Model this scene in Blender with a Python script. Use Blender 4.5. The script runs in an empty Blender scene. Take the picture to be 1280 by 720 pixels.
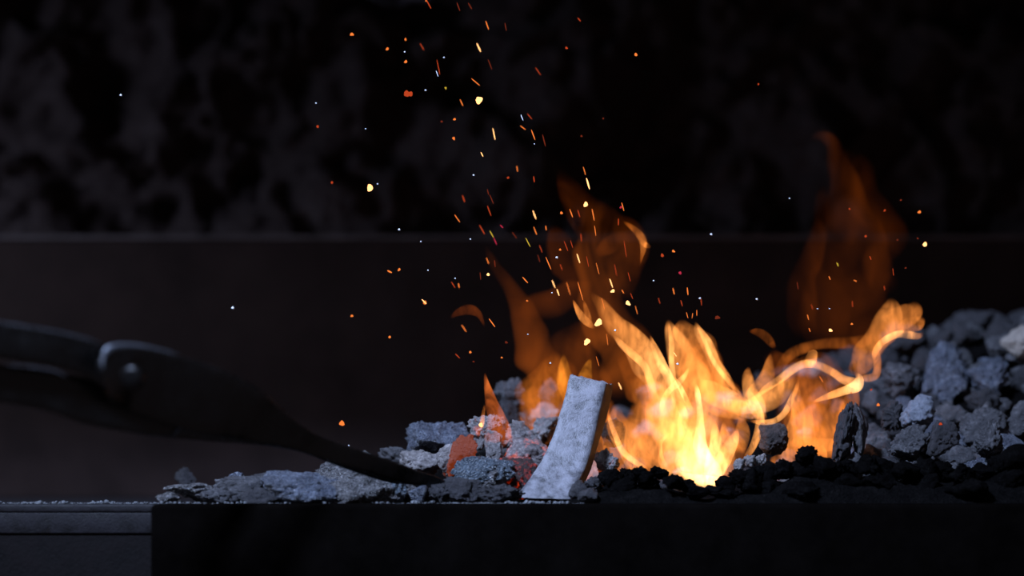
import bpy, bmesh, math, random
from mathutils import Vector, Matrix, noise, Euler
import numpy as np

random.seed(7)
C = bpy.context.scene.collection
sc = bpy.context.scene
PI = math.pi

# ------------------------------------------------------------------ camera / units
LENS, SENS = 85.0, 36.0
F = 1280 * LENS / SENS          # focal length in photo pixels
FOC = 1.8                       # distance of the iron bar
HOR = 600.0                     # eye level: just above the hearth table
ZC = 30.0 / F * 1.74            # eye height over the table top (z = 0)

def P(px, py, Y=0.0):
    D = FOC + Y
    return Vector(((px - 640) / F * D, Y, ZC + (HOR - py) / F * D))
def M(px, Y=0.0):
    return px / F * (FOC + Y)
def proj(v):
    D = FOC + v.y
    return (640 + v.x / D * F, HOR - (v.z - ZC) / D * F)

cam_d = bpy.data.cameras.new('camera')
cam = bpy.data.objects.new('camera', cam_d); C.objects.link(cam)
cam.location = (0, -FOC, ZC); cam.rotation_euler = (PI/2, 0, 0)
cam_d.lens = LENS; cam_d.sensor_width = SENS
cam_d.shift_y = (HOR - 360) / 1280
cam_d.clip_start = 0.05; cam_d.clip_end = 50
cam_d.dof.use_dof = True; cam_d.dof.focus_distance = FOC + 0.0
cam_d.dof.aperture_fstop = 2.2
sc.camera = cam
sc.view_settings.view_transform = 'Standard'
sc.view_settings.look = 'None'
sc.view_settings.exposure = 0.0
sc.view_settings.gamma = 1.0
sc.view_settings.use_curve_mapping = False
sc.cycles.transparent_max_bounces = 64
sc.cycles.max_bounces = 5
sc.cycles.diffuse_bounces = 2
sc.cycles.glossy_bounces = 3
sc.cycles.use_denoising = True
sc.cycles.caustics_reflective = False
sc.cycles.sample_clamp_indirect = 3.0

# ------------------------------------------------------------------ helpers
def tag(o, label=None, cat=None, group=None, kind=None):
    if label: o['label'] = label
    if cat: o['category'] = cat
    if group: o['group'] = group
    if kind: o['kind'] = kind
    return o
def empty(name, loc=(0, 0, 0)):
    o = bpy.data.objects.new(name, None); C.objects.link(o); o.location = loc
    o.empty_display_size = 0.02
    return o
def link_mesh(name, me, mat=None, parent=None, loc=(0, 0, 0)):
    o = bpy.data.objects.new(name, me); C.objects.link(o); o.location = loc
    if mat is not None and not me.materials: me.materials.append(mat)
    if parent: o.parent = parent
    return o
def mesh_from(name, verts, faces, smooth=True):
    me = bpy.data.meshes.new(name)
    me.from_pydata([tuple(v) for v in verts], [], faces)
    me.update()
    if smooth: me.polygons.foreach_set('use_smooth', [True] * len(me.polygons))
    return me
def cr(pts, n):
    """Catmull-Rom through tuples, n samples"""
    pts = [np.array(p, float) for p in pts]
    if len(pts) == 2: pts = [pts[0], (pts[0] + pts[1]) / 2, pts[1]]
    seg = [0.0]
    for a, b in zip(pts[:-1], pts[1:]): seg.append(seg[-1] + max(1e-6, np.hypot(*(b - a)[:2])) ** 0.7)
    out = []
    m = len(pts)
    for i in range(n):
        t = seg[-1] * i / (n - 1)
        k = 0
        while k < m - 2 and t > seg[k + 1]: k += 1
        u = (t - seg[k]) / (seg[k + 1] - seg[k])
        p1, p2 = pts[k], pts[k + 1]
        p0 = pts[k - 1] if k > 0 else 2 * p1 - p2
        p3 = pts[k + 2] if k + 2 < m else 2 * p2 - p1
        q = 0.5 * (2 * p1 + (p2 - p0) * u + (2 * p0 - 5 * p1 + 4 * p2 - p3) * u * u + (3 * p1 - p0 - 3 * p2 + p3) * u ** 3)
        lo, hi = np.minimum(p1, p2), np.maximum(p1, p2)
        q[2:] = np.clip(q[2:], lo[2:], hi[2:])
        out.append(q)
    return out
def fbm(x, y, z, o=4):
    return noise.fractal(Vector((x, y, z)), 0.9, 2.1, o, noise_basis='PERLIN_ORIGINAL')

# ------------------------------------------------------------------ node helpers
def new_mat(name):
    m = bpy.data.materials.new(name); m.use_nodes = True
    nt = m.node_tree
    for n in list(nt.nodes): nt.nodes.remove(n)
    return m, nt, nt.nodes, nt.links
def nd(nt, t, **kw):
    n = nt.nodes.new(t)
    for k, v in kw.items():
        if k.startswith('_'): setattr(n, k[1:], v)
        else:
            n.inputs[k.replace('__', ' ')].default_value = v
    return n
def ramp(nt, stops):
    n = nt.nodes.new('ShaderNodeValToRGB'); e = n.color_ramp.elements
    while len(e) > len(stops): e.remove(e[-1])
    while len(e) < len(stops): e.new(1.0)
    for el, (p, c) in zip(e, stops):
        el.position = p; el.color = (c[0], c[1], c[2], 1) if len(c) == 3 else c
    return n

def rock_mat(name, dark, mid, light, rough=(0.35, 0.9), bump=0.6, scale=1.0, spec=0.5, glitter=0.0, glow=None, ash=0.0, size=62.0):
    """procedural mineral: three tones of noise, fine grain bump, optional hot patches"""
    m, nt, N, L = new_mat(name)
    out = nd(nt, 'ShaderNodeOutputMaterial'); b = nd(nt, 'ShaderNodeBsdfPrincipled')
    L.new(b.outputs[0], out.inputs[0])
    tc = nd(nt, 'ShaderNodeTexCoord'); oi = nd(nt, 'ShaderNodeObjectInfo')
    add = nd(nt, 'ShaderNodeVectorMath', _operation='ADD')
    sc_ = nd(nt, 'ShaderNodeVectorMath', _operation='SCALE'); sc_.inputs['Scale'].default_value = 17.0
    L.new(oi.outputs['Random'], sc_.inputs[0])
    ge = nd(nt, 'ShaderNodeNewGeometry'); ws = nd(nt, 'ShaderNodeVectorMath', _operation='SCALE'); ws.inputs['Scale'].default_value = size if scale == 1.0 else 1.0
    L.new(ge.outputs['Position'], ws.inputs[0]); L.new(ws.outputs[0], add.inputs[0]); L.new(sc_.outputs[0], add.inputs[1])
    def ns(s, d=4.0, r=0.55):
        n = nd(nt, 'ShaderNodeTexNoise', Scale=s * scale, Detail=d, Roughness=r); L.new(add.outputs[0], n.inputs['Vector']); return n
    n1 = ns(1.8, 5, .62); n2 = ns(9, 4, .7); n3 = ns(34, 3, .7)
    r1 = ramp(nt, [(0.30, dark), (0.52, mid), (0.72, light)])
    mx = nd(nt, 'ShaderNodeMath', _operation='MULTIPLY_ADD'); mx.inputs[1].default_value = 0.55
    L.new(n2.outputs[0], mx.inputs[0])
    h1 = nd(nt, 'ShaderNodeMath', _operation='MULTIPLY'); h1.inputs[1].default_value = 0.45; L.new(n1.outputs[0], h1.inputs[0])
    L.new(h1.outputs[0], mx.inputs[2]); L.new(mx.outputs[0], r1.inputs[0])
    # stronger contrast around the middle
    col = r1
    L.new(col.outputs[0], b.inputs['Base Color'])
    mr = nd(nt, 'ShaderNodeMapRange'); mr.inputs[1].default_value = .35; mr.inputs[2].default_value = .65
    mr.inputs[3].default_value = rough[0]; mr.inputs[4].default_value = rough[1]
    L.new(n2.outputs[0], mr.inputs[0]); L.new(mr.outputs[0], b.inputs['Roughness'])
    b.inputs['Specular IOR Level'].default_value = spec
    if glitter:
        vg = nd(nt, 'ShaderNodeTexVoronoi', Scale=26 * scale); L.new(add.outputs[0], vg.inputs['Vector'])
        gt = nd(nt, 'ShaderNodeMath', _operation='GREATER_THAN'); gt.inputs[1].default_value = .80
        sp = nd(nt, 'ShaderNodeSeparateColor'); L.new(vg.outputs['Color'], sp.inputs[0]); L.new(sp.outputs[0], gt.inputs[0])
        mg = nd(nt, 'ShaderNodeMix'); mg.inputs['B'].default_value = .10
        L.new(gt.outputs[0], mg.inputs['Factor']); L.new(mr.outputs[0], mg.inputs['A']); L.new(mg.outputs['Result'], b.inputs['Roughness'])
    # bump
    sm = nd(nt, 'ShaderNodeMath', _operation='MULTIPLY_ADD'); sm.inputs[1].default_value = 0.5
    L.new(n3.outputs[0], sm.inputs[0]); L.new(n2.outputs[0], sm.inputs[2])
    vo = nd(nt, 'ShaderNodeTexVoronoi', Scale=14 * scale); L.new(add.outputs[0], vo.inputs['Vector'])
    sm2 = nd(nt, 'ShaderNodeMath', _operation='MULTIPLY_ADD'); sm2.inputs[1].default_value = 0.25 + glitter
    L.new(vo.outputs['Distance'], sm2.inputs[0]); L.new(sm.outputs[0], sm2.inputs[2])
    bp = nd(nt, 'ShaderNodeBump', Strength=bump, Distance=0.10); L.new(sm2.outputs[0], bp.inputs['Height'])
    bp.inputs['Distance'].default_value = 0.0022 if scale >= 1 else 0.002
    L.new(bp.outputs[0], b.inputs['Normal'])
    if glow:
        (c1, c2, st, thr, gs) = glow
        g = ns(gs, 4, .6)
        gr = ramp(nt, [(thr, (0, 0, 0)), (thr + .09, c1), (min(.99, thr + .22), c2)])
        L.new(g.outputs[0], gr.inputs[0])
        L.new(gr.outputs[0], b.inputs['Emission Color']); b.inputs['Emission Strength'].default_value = st
    return m

MAT = {}
MAT['ash_coal'] = rock_mat('ash_grey_coal', (.012, .012, .014), (.062, .062, .068), (.24, .24, .25), bump=.9)
MAT['blue_coal'] = rock_mat('slate_coal', (.012, .014, .020), (.075, .088, .118), (.27, .31, .38), rough=(.2, .6), bump=.9, glitter=.5, spec=.8)
MAT['glossy_coal'] = rock_mat('glossy_coal', (.02, .025, .03), (.09, .12, .15), (.28, .33, .38), rough=(.12, .45), bump=1.0, glitter=.7, spec=1.0)
MAT['pit_coal'] = rock_mat('pitted_coal', (.008, .008, .010), (.12, .118, .12), (.42, .42, .43), rough=(.15, .6), bump=1.0, glitter=.9, spec=1.0)
MAT['pale_ash'] = rock_mat('pale_ash', (.06, .055, .055), (.22, .205, .20), (.45, .42, .41), rough=(.7, 1), bump=.8, spec=.2)
MAT['brown_coal'] = rock_mat('brown_coal', (.015, .010, .009), (.055, .042, .038), (.15, .12, .11), rough=(.5, .9), bump=1.0)
MAT['dim_coal'] = rock_mat('charcoal', (.005, .005, .006), (.024, .023, .027), (.085, .085, .095), rough=(.4, .9), bump=.9)
MAT['black_coal'] = rock_mat('black_coal', (.0015, .0014, .0014), (.0035, .0032, .0032), (.010, .010, .010), rough=(.6, .95), bump=.8, spec=.05)  # near-black also carries the shade over the front coals
MAT['beige_stone'] = rock_mat('beige_stone', (.10, .09, .08), (.25, .22, .19), (.38, .35, .30), rough=(.7, 1), bump=.6, spec=.2)
MAT['red_hot'] = rock_mat('red_hot_coal', (.01, .008, .008), (.04, .02, .018), (.10, .06, .05), glow=((.10, .004, .001), (.45, .03, .004), 1.0, .50, 4.0), bump=1.0)
MAT['orange_hot'] = rock_mat('orange_hot_coal', (.03, .025, .025), (.14, .12, .12), (.40, .37, .36), glow=((.28, .03, .004), (.7, .12, .02), 1.0, .50, 1.6), bump=.7)
MAT['hot_slab'] = rock_mat('hot_slab', (.02, .006, .002), (.05, .014, .004), (.10, .035, .015), glow=((.03, .004, .001), (.15, .022, .005), 1.0, .24, 1.4), bump=.7)
MAT['ember_ash'] = rock_mat('ember_ash', (.03, .028, .03), (.20, .19, .19), (.45, .43, .43), glow=((.2, .03, .004), (.8, .13, .015), .9, .56, 1.6), bump=.9)
MAT['bed'] = rock_mat('cinder_bed', (.002, .002, .002), (.006, .0056, .0056), (.014, .013, .013), scale=60, bump=1.0, rough=(.7, 1), spec=.0)

def metal_mat(name, base, rough, metallic, scale, var=.4, bump=.2, spots=None):
    m, nt, N, L = new_mat(name)
    out = nd(nt, 'ShaderNodeOutputMaterial'); b = nd(nt, 'ShaderNodeBsdfPrincipled')
    L.new(b.outputs[0], out.inputs[0])
    tc = nd(nt, 'ShaderNodeTexCoord')
    n1 = nd(nt, 'ShaderNodeTexNoise', Scale=scale, Detail=6.0, Roughness=.65); L.new(tc.outputs['Object'], n1.inputs['Vector'])
    n2 = nd(nt, 'ShaderNodeTexNoise', Scale=scale * 9, Detail=3.0, Roughness=.6); L.new(tc.outputs['Object'], n2.inputs['Vector'])
    dk = tuple(c * (1 - var) for c in base); lt = tuple(min(1, c * (1 + var)) for c in base)
    st = [(.32, dk), (.5, base), (.68, lt)]
    if spots: st = [(.28, spots), (.38, dk)] + st[1:]
    r = ramp(nt, st); L.new(n1.outputs[0], r.inputs[0]); L.new(r.outputs[0], b.inputs['Base Color'])
    b.inputs['Metallic'].default_value = metallic
    mr = nd(nt, 'ShaderNodeMapRange'); mr.inputs[1].default_value = .3; mr.inputs[2].default_value = .7
    mr.inputs[3].default_value = max(.05, rough - .12); mr.inputs[4].default_value = min(1, rough + .15)
    L.new(n1.outputs[0], mr.inputs[0]); L.new(mr.outputs[0], b.inputs['Roughness'])
    bp = nd(nt, 'ShaderNodeBump', Strength=bump, Distance=.0008)
    ad = nd(nt, 'ShaderNodeMath', _operation='MULTIPLY_ADD'); ad.inputs[1].default_value = .4
    L.new(n2.outputs[0], ad.inputs[0]); L.new(n1.outputs[0], ad.inputs[2]); L.new(ad.outputs[0], bp.inputs['Height'])
    L.new(bp.outputs[0], b.inputs['Normal'])
    return m
MAT['iron'] = metal_mat('scaled_iron', (.135, .135, .15), .45, .1, 120, var=.62, bump=1.0, spots=(.02, .02, .024))
MAT['iron_edge'] = metal_mat('scaled_iron_edge', (.035, .022, .018), .7, .0, 160, var=.6, bump=1.0)
MAT['edge_shine'] = metal_mat('edge_shine_iron', (.06, .065, .075), .35, .6, 90, bump=.3)  # tongs' edge highlights put into a lighter colour
MAT['tongs'] = metal_mat('blackened_iron', (.0022, .0022, .0022), .26, .0, 60, bump=.35)
MAT['rivet'] = metal_mat('worn_rivet', (.002, .002, .002), .25, .0, 90, bump=.6)
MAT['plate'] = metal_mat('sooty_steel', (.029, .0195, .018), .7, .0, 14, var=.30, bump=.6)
MAT['lip'] = metal_mat('lit_lip', (.10, .085, .088), .5, .0, 20, bump=.5)  # light caught along the lip put into its paler colour
MAT['table'] = metal_mat('dusty_table', (.0075, .0066, .0085), .65, .0, 85, var=.6, bump=1.0, spots=(.010, .008, .008))
MAT['under'] = metal_mat('sooty_panel', (.0045, .0034, .0036), .7, .0, 35, var=.6, bump=1.0)
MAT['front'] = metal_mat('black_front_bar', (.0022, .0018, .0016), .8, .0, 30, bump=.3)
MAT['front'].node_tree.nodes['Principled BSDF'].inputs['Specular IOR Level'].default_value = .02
MAT['wallrock'] = rock_mat('sooty_rock_wall', (.060, .046, .046), (.080, .060, .060), (.165, .135, .14), scale=9, bump=1.0, rough=(.7, 1), spec=.25)
for k_, sp_ in (('plate', .06), ('wallrock', .05), ('lip', .2), ('table', .3), ('under', .1), ('tongs', .4), ('rivet', .25)):
    MAT[k_].node_tree.nodes['Principled BSDF'].inputs['Specular IOR Level'].default_value = sp_
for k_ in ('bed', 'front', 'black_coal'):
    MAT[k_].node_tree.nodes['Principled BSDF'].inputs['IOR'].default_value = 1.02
MAT['wallrock'].node_tree.nodes['Bump'].inputs['Distance'].default_value = .02

# ------------------------------------------------------------------ world: a dark smithy
w = bpy.data.worlds.new('world'); sc.world = w; w.use_nodes = True
w.node_tree.nodes['Background'].inputs[0].default_value = (.080, .066, .074, 1)
w.node_tree.nodes['Background'].inputs[1].default_value = 1.0

# ------------------------------------------------------------------ lights: cool workshop lamp above left
def area(name, loc, target, size, power, col, spread=PI):
    d = bpy.data.lights.new(name, 'AREA'); d.shape = 'DISK'; d.size = size; d.energy = power; d.color = col; d.spread = spread
    o = bpy.data.objects.new(name, d); C.objects.link(o); o.location = loc
    o.rotation_euler = (Vector(target) - Vector(loc)).to_track_quat('-Z', 'Y').to_euler()
    return o
area('added_side_fill', (-1.25, -.10, .42), (-.35, .55, .30), .30, 6.5, (.62, .72, 1.0))  # added fill from the left, brings out the rock relief
area('workshop_lamp', (-.60, -1.00, 1.25), (.10, .05, .0), .22, 12.5, (.50, .64, 1.0), spread=math.radians(80))

# ------------------------------------------------------------------ setting
def box_mesh(name, x0, x1, y0, y1, z0, z1, bev=0.002, seg=3):
    bm = bmesh.new(); bmesh.ops.create_cube(bm, size=1)
    for v in bm.verts:
        v.co = Vector(((x0 + x1) / 2 + v.co.x * (x1 - x0), (y0 + y1) / 2 + v.co.y * (y1 - y0), (z0 + z1) / 2 + v.co.z * (z1 - z0)))
    bmesh.ops.bevel(bm, geom=bm.edges[:], offset=bev, segments=seg, profile=.5, affect='EDGES')
    me = bpy.data.meshes.new(name); bm.to_mesh(me); bm.free()
    me.polygons.foreach_set('use_smooth', [True] * len(me.polygons))
    return me

# rough rock wall behind
nx, nz = 300, 150
vs, fs = [], []
for j in range(nz + 1):
    for i in range(nx + 1):
        x = -.95 + 1.9 * i / nx; z = -.15 + .95 * j / nz
        warp = fbm(x * 4 + 3, 5, z * 4, 3) * .09
        a = fbm((x + warp) * 6, 1.3, (z + warp) * 7, 5)
        rg = 1 - abs(fbm((x - warp) * 9, 7.7, (z + warp) * 8, 4)) * 2.4
        y = .60 - .075 * a - .030 * max(0, rg) ** 2 - .010 * fbm(x * 45, 3, z * 45, 3)
        vs.append((x, max(y, .530), z))
for j in range(nz):
    for i in range(nx):
        a = j * (nx + 1) + i; fs.append((a, a + 1, a + nx + 2, a + nx + 1))
n0 = len(vs)
me = mesh_from('wall_back', vs, fs)
o = link_mesh('wall_back', me, MAT['wallrock']); tag(o, 'rough soot-dark rock wall behind the hearth', 'wall', kind='structure')

# steel back plate with folded lip
zt = P(0, 295, .5).z
bp_ = empty('back_plate', (0, .5, 0))
tag(bp_, 'dark smooth steel plate standing upright behind the coals', 'metal plate')
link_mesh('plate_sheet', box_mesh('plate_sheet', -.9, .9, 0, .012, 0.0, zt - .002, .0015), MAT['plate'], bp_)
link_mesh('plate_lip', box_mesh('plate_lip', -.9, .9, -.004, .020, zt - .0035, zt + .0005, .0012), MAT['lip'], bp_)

# unseen sheet over the hearth, added to keep the lamp off the wall
hd = bmesh.new()
hv = [hd.verts.new(v) for v in ((-.95, .04, .400), (.95, .04, .400), (.95, .60, .520), (-.95, .60, .520), (-.95, .04, .412), (.95, .04, .412), (.95, .60, .534), (-.95, .60, .534))]
for q in ((0, 3, 2, 1), (4, 5, 6, 7), (0, 1, 5, 4), (1, 2, 6, 5), (2, 3, 7, 6), (3, 0, 4, 7)): hd.faces.new([hv[k] for k in q])
me = bpy.data.meshes.new('lamp_blocker'); hd.to_mesh(me); hd.free()
tag(link_mesh('lamp_blocker', me, MAT['plate']), 'added unseen sheet above the fire, keeping the lamp off the wall', 'light blocker')

# hearth table: slab, dusty front edge and recessed panel
ht = empty('hearth_table', (0, 0, 0)); tag(ht, 'grey dusty steel hearth table carrying the coals', 'forge table')
link_mesh('table_top', box_mesh('table_top', -.75, .75, -.060, .54, -.0065, 0, .0018), MAT['table'], ht)
link_mesh('table_edge', box_mesh('table_edge', -.75, .75, -.0595, -.040, -.0215, -.0060, .0012), MAT['table'], ht)
link_mesh('table_panel', box_mesh('table_panel', -.75, .75, -.058, -.030, -.30, -.021, .002), MAT['under'], ht)

# black bar in front of the table
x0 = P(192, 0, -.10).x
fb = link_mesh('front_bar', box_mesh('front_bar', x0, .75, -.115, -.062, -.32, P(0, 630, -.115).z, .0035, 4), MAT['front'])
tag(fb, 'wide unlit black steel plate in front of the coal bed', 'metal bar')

# ------------------------------------------------------------------ coal bed height field
SKY = [(-100, 626), (480, 620), (520, 604), (570, 582), (600, 566), (640, 535), (700, 520), (800, 520), (900, 510), (960, 476), (1040, 462), (1100, 452), (1160, 436), (1200, 418), (1280, 410), (1500, 412)]
FRT = [(-100, 0), (640, 0), (700, .002), (760, .010), (820, .013), (850, .008), (875, .003), (900, .005), (950, .012), (1008, .020), (1060, .018), (1150, .014), (1280, .022), (1500, .02)]
def lerp(tab, x):
    return float(np.interp(x, [a for a, b in tab], [b for a, b in tab]))
def smooth(t):
    t = max(0., min(1., t)); return t * t * (3 - 2 * t)
YR = .28
def bed_h(X, Y):
    px = 640 + X / (FOC + max(Y, 0)) * F
    ridge = ZC + (HOR - lerp(SKY, px)) / F * (FOC + YR)
    front = lerp(FRT, px)
    st = lerp([(0, .0), (700, .03), (760, .06), (1040, .05), (1100, -.015), (1500, -.02)], px)
    t = smooth((Y - st) / (YR - st))
    h = front * (1 - t) * smooth((Y + .058) / .02) + max(ridge, 0) * t
    if Y > .32: h *= 1 - smooth((Y - .32) / .16)
    return max(h, 0)
nx, ny = 260, 130
vs, fs, idx = [], [], {}
for j in range(ny + 1):
    for i in range(nx + 1):
        X = -.22 + .90 * i / nx; Y = -.056 + .545 * j / ny
        h = bed_h(X, Y)
        k = smooth(h / .02)
        z = h + k * (.006 * fbm(X * 40, Y * 40, 0, 4) - .002)
        if j in (0, ny) or i in (0, nx): z = -.001
        vs.append((X, Y, max(z, -.001)))
for j in range(ny):
    for i in range(nx):
        a = j * (nx + 1) + i
        q = (a, a + 1, a + nx + 2, a + nx + 1)
        if max(vs[t][2] for t in q) > 0: fs.append(q)
me = mesh_from('cinder_bed', vs, fs)
bm = bmesh.new(); bm.from_mesh(me)
bmesh.ops.delete(bm, geom=[v for v in bm.verts if not v.link_faces], context='VERTS'); bm.to_mesh(me); bm.free()
o = link_mesh('cinder_bed', me, MAT['bed'])
tag(o, 'black cinders and ash heaped on the hearth under the coals', 'cinders', kind='stuff')

# ------------------------------------------------------------------ coal meshes
def coal_mesh(name, seed, sub=4, style='block', amp=1.0, asp=(1, 1, 1)):
    rnd = random.Random(seed)
    bm = bmesh.new(); bmesh.ops.create_icosphere(bm, subdivisions=sub, radius=1)
    npl = {'block': 9, 'slab': 7, 'round': 26, 'shard': 8, 'cinder': 15}[style]
    pl = []
    for k in range(npl):
        n = Vector((rnd.gauss(0, 1), rnd.gauss(0, 1), rnd.gauss(0, 1))).normalized()
        pl.append((n, rnd.uniform(.55, 1.0) if style != 'round' else rnd.uniform(.82, 1)))
    ox = seed * 7.31
    for v in bm.verts:
        d = v.co.normalized()
        r = 1.3
        s = 0
        for n, dd in pl:
            c = n.dot(d)
            if c > .05: s += (c / dd) ** 14
        r = min(1.35, (s + 1e-6) ** (-1 / 14)) if s > 0 else 1.35
        p0 = d * r
        p = Vector((p0.x * asp[0], p0.y * asp[1], p0.z * asp[2]))
        big = fbm(p.x * 1.3 + ox, p.y * 1.3, p.z * 1.3, 3)
        med = fbm(p.x * 3.6, p.y * 3.6 + ox, p.z * 3.6, 4)
        fin = fbm(p.x * 11, p.y * 11, p.z * 11 + ox, 3)
        rid = 1 - abs(med) * 3
        a = .16 * big + .10 * med + .030 * fin
        if style == 'cinder': a += -.17 * max(0, rid) ** 2 + .09 * med
        elif style == 'shard': a += .06 * math.sin(p.x * 9 + big * 6) * .5
        elif style == 'slab': a += .035 * (1 if math.sin(p.z * 11 + big * 3) > 0 else -1)
        else: a += -.06 * max(0, rid) ** 3
        v.co = p0 * (1 + a * amp * (1 if asp == (1, 1, 1) else 1.0))
    for ax in range(3):
        lo = min(v.co[ax] for v in bm.verts); hi = max(v.co[ax] for v in bm.verts)
        for v in bm.verts: v.co[ax] = (v.co[ax] - lo) / (hi - lo) * 2 - 1
    me = bpy.data.meshes.new(name); bm.to_mesh(me); bm.free()
    me.polygons.foreach_set('use_smooth', [True] * len(me.polygons))
    return me

ANCH = []      # named landmarks in the photo for labels
coal_n = [0]
def hero(x0, y0, x1, y1, Y, mat, style, label, short=None, tilt=0, depth=None, seed=None, sub=5, name='coal', cat='coal', group=None, amp=1.0, yaw=0):
    coal_n[0] += 1
    seed = seed or 100 + coal_n[0]
    _w, _h = x1 - x0, y1 - y0; _m = min(_w, _h); _d = (depth / M(1, Y) * 2) if depth else (_w + _h) / 2
    me = coal_mesh(name, seed, sub, style, amp, asp=(min(1.7, _w / _m), min(1.5, max(.6, _d / _m)), min(1.7, _h / _m))); me.materials.append(MAT[mat])
    o = bpy.data.objects.new(name, me); C.objects.link(o)
    c = P((x0 + x1) / 2, (y0 + y1) / 2, Y); o.location = c
    hw, hh = M((x1 - x0) / 2, Y), M((y1 - y0) / 2, Y)
    dp = depth if depth else (hw + hh) / 2
    # scale: keep the traced outline after the tilt
    t = math.radians(tilt)
    k_ = 1.15 if (x1 < 700) else 1.0
    o.scale = (hw * min(k_, 1.08), dp, hh * k_)
    o.rotation_euler = Euler((0, t, math.radians(yaw)))
    tag(o, label, cat, group)
    if short: ANCH.append(((x0 + x1) / 2, (y0 + y1) / 2, short))
    return o
G1 = 'coals along the table edge'; G2 = 'coals left of the iron bar'; G3 = 'coals behind the fire'; G4 = 'coals of the right heap'
hero(205, 605, 274, 628, -.035, 'pit_coal', 'slab', 'flat layered grey coal at the far left end of the row', 'flat layered coal', group=G1)
hero(218, 586, 245, 612, .10, 'dim_coal', 'slab', 'blurred upright dark slab of coal behind the flat layered coal', group=G1, depth=.006)
hero(268, 597, 338, 629, -.03, 'ash_coal', 'block', 'squarish grey coal right of the flat layered coal', 'squarish grey coal', group=G1)
hero(286, 590, 305, 601, -.02, 'blue_coal', 'shard', 'tiny blue-grey chip lying on top of the squarish grey coal', group=G1, sub=4)
hero(318, 591, 392, 628, -.015, 'dim_coal', 'block', 'dark rough coal behind the rounded blue-grey coal', group=G1)
hero(329, 592, 444, 632, -.04, 'blue_coal', 'round', 'long rounded blue-grey coal in the edge row under the tongs', 'rounded blue-grey coal', group=G1, tilt=4)
hero(393, 570, 528, 634, -.022, 'pit_coal', 'block', 'large pitted grey coal directly under the tongs tip', 'large pitted coal', group=G1, tilt=14)
hero(486, 601, 510, 629, -.045, 'glossy_coal', 'round', 'small glassy sparkling coal at the right end of the pitted coal', 'small glassy coal', group=G1)
hero(512, 606, 534, 628, -.04, 'blue_coal', 'block', 'small blue-grey coal below the tongs tip', group=G1, sub=4)
hero(196, 616, 226, 632, -.045, 'pit_coal', 'cinder', 'small crumbly chip at the very left end of the coal row', group=G1, sub=4)
hero(246, 612, 300, 633, -.046, 'ash_coal', 'cinder', 'low grey clinker in front of the squarish grey coal', group=G1, sub=4)
hero(300, 610, 352, 634, -.048, 'dim_coal', 'cinder', 'low dark clinker left of the rounded blue-grey coal', group=G1, sub=4)
hero(402, 600, 470, 636, -.048, 'pit_coal', 'round', 'low speckled coal in front of the large pitted coal', group=G1)
hero(452, 604, 500, 636, -.044, 'pit_coal', 'cinder', 'sparkling crumbly coal left of the small glassy coal', group=G1)
hero(530, 603, 562, 630, -.038, 'dim_coal', 'cinder', 'small dark clinker just right of the tongs tip', group=G1)
hero(553, 597, 604, 628, -.035, 'dim_coal', 'block', 'dark flat coal below the glossy bluish coal', 'dark flat coal', group=G1)
hero(598, 606, 655, 632, -.045, 'dim_coal', 'cinder', 'dark lumpy coal at the left foot of the iron bar', group=G1)
hero(508, 527, 588, 574, .05, 'blue_coal', 'block', 'large domed ash-grey coal on top of the left pile', 'large domed grey coal', group=G2, tilt=-6)
hero(474, 560, 532, 592, .045, 'ash_coal', 'cinder', 'rough grey clinker at the left foot of the domed coal', group=G2)
hero(500, 564, 560, 594, .02, 'pale_ash', 'cinder', 'whitish crumbly ash lump behind the tongs tip', 'whitish ash lump', group=G2)
hero(545, 562, 585, 596, .012, 'ember_ash', 'cinder', 'pale ash lump with a small red glowing spot', group=G2, seed=31)
hero(560, 543, 592, 596, -.002, 'hot_slab', 'slab', 'thin slab of coal glowing dull orange, leaning right', 'glowing orange slab', group=G2, tilt=32, depth=.007)
hero(548, 552, 584, 592, .004, 'pale_ash', 'shard', 'white ash crust along the left side of the glowing slab', group=G2, tilt=38, depth=.006)
hero(566, 571, 642, 604, -.018, 'glossy_coal', 'round', 'glossy bluish oval coal left of the iron bar foot', 'glossy bluish coal', group=G2, tilt=-7)
hero(598, 586, 634, 618, -.025, 'pit_coal', 'cinder', 'sparkling pitted coal under the glossy bluish coal', group=G2)
hero(618, 574, 672, 622, -.006, 'red_hot', 'block', 'dark coal with deep red glowing cracks beside the iron bar', 'red glowing coal', group=G2)
hero(632, 549, 690, 592, .015, 'orange_hot', 'round', 'ash-coated coal glowing orange just left of the iron bar', 'orange glowing coal', group=G2)
hero(585, 520, 632, 560, .035, 'ember_ash', 'cinder', 'grey crumbly coal with glowing gaps under the small left flame', group=G2)
hero(606, 540, 628, 584, .01, 'ember_ash', 'shard', 'narrow upright ashy splinter between the glossy and orange coals', group=G2, depth=.006)
hero(625, 527, 672, 562, .04, 'ember_ash', 'cinder', 'spongy grey clinker left of the bar below the flame sheet', 'spongy grey clinker', group=G2)
hero(660, 520, 700, 560, .07, 'ember_ash', 'cinder', 'ashy clinker partly hidden behind the iron bar', group=G2)
hero(617, 474, 655, 516, .13, 'ash_coal', 'cinder', 'light grey clinker standing above the small left flame', 'light grey clinker', group=G3)
hero(622, 500, 655, 540, .12, 'dim_coal', 'block', 'dark coal under the light grey clinker', group=G3)
hero(672, 472, 700, 508, .15, 'ash_coal', 'cinder', 'grey lump seen through flame just left of the iron bar', group=G3)
hero(655, 500, 705, 545, .14, 'ember_ash', 'block', 'coal glowing faintly behind the orange flame sheet', group=G3)
hero(750, 522, 782, 560, .05, 'pale_ash', 'round', 'pale blue-white coal inside the fire right beside the bar', 'pale coal by the bar', group=G3)
hero(742, 560, 775, 596, .02, 'ember_ash', 'cinder', 'ashy lump in the flames at the right foot of the bar', group=G3)
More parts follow.
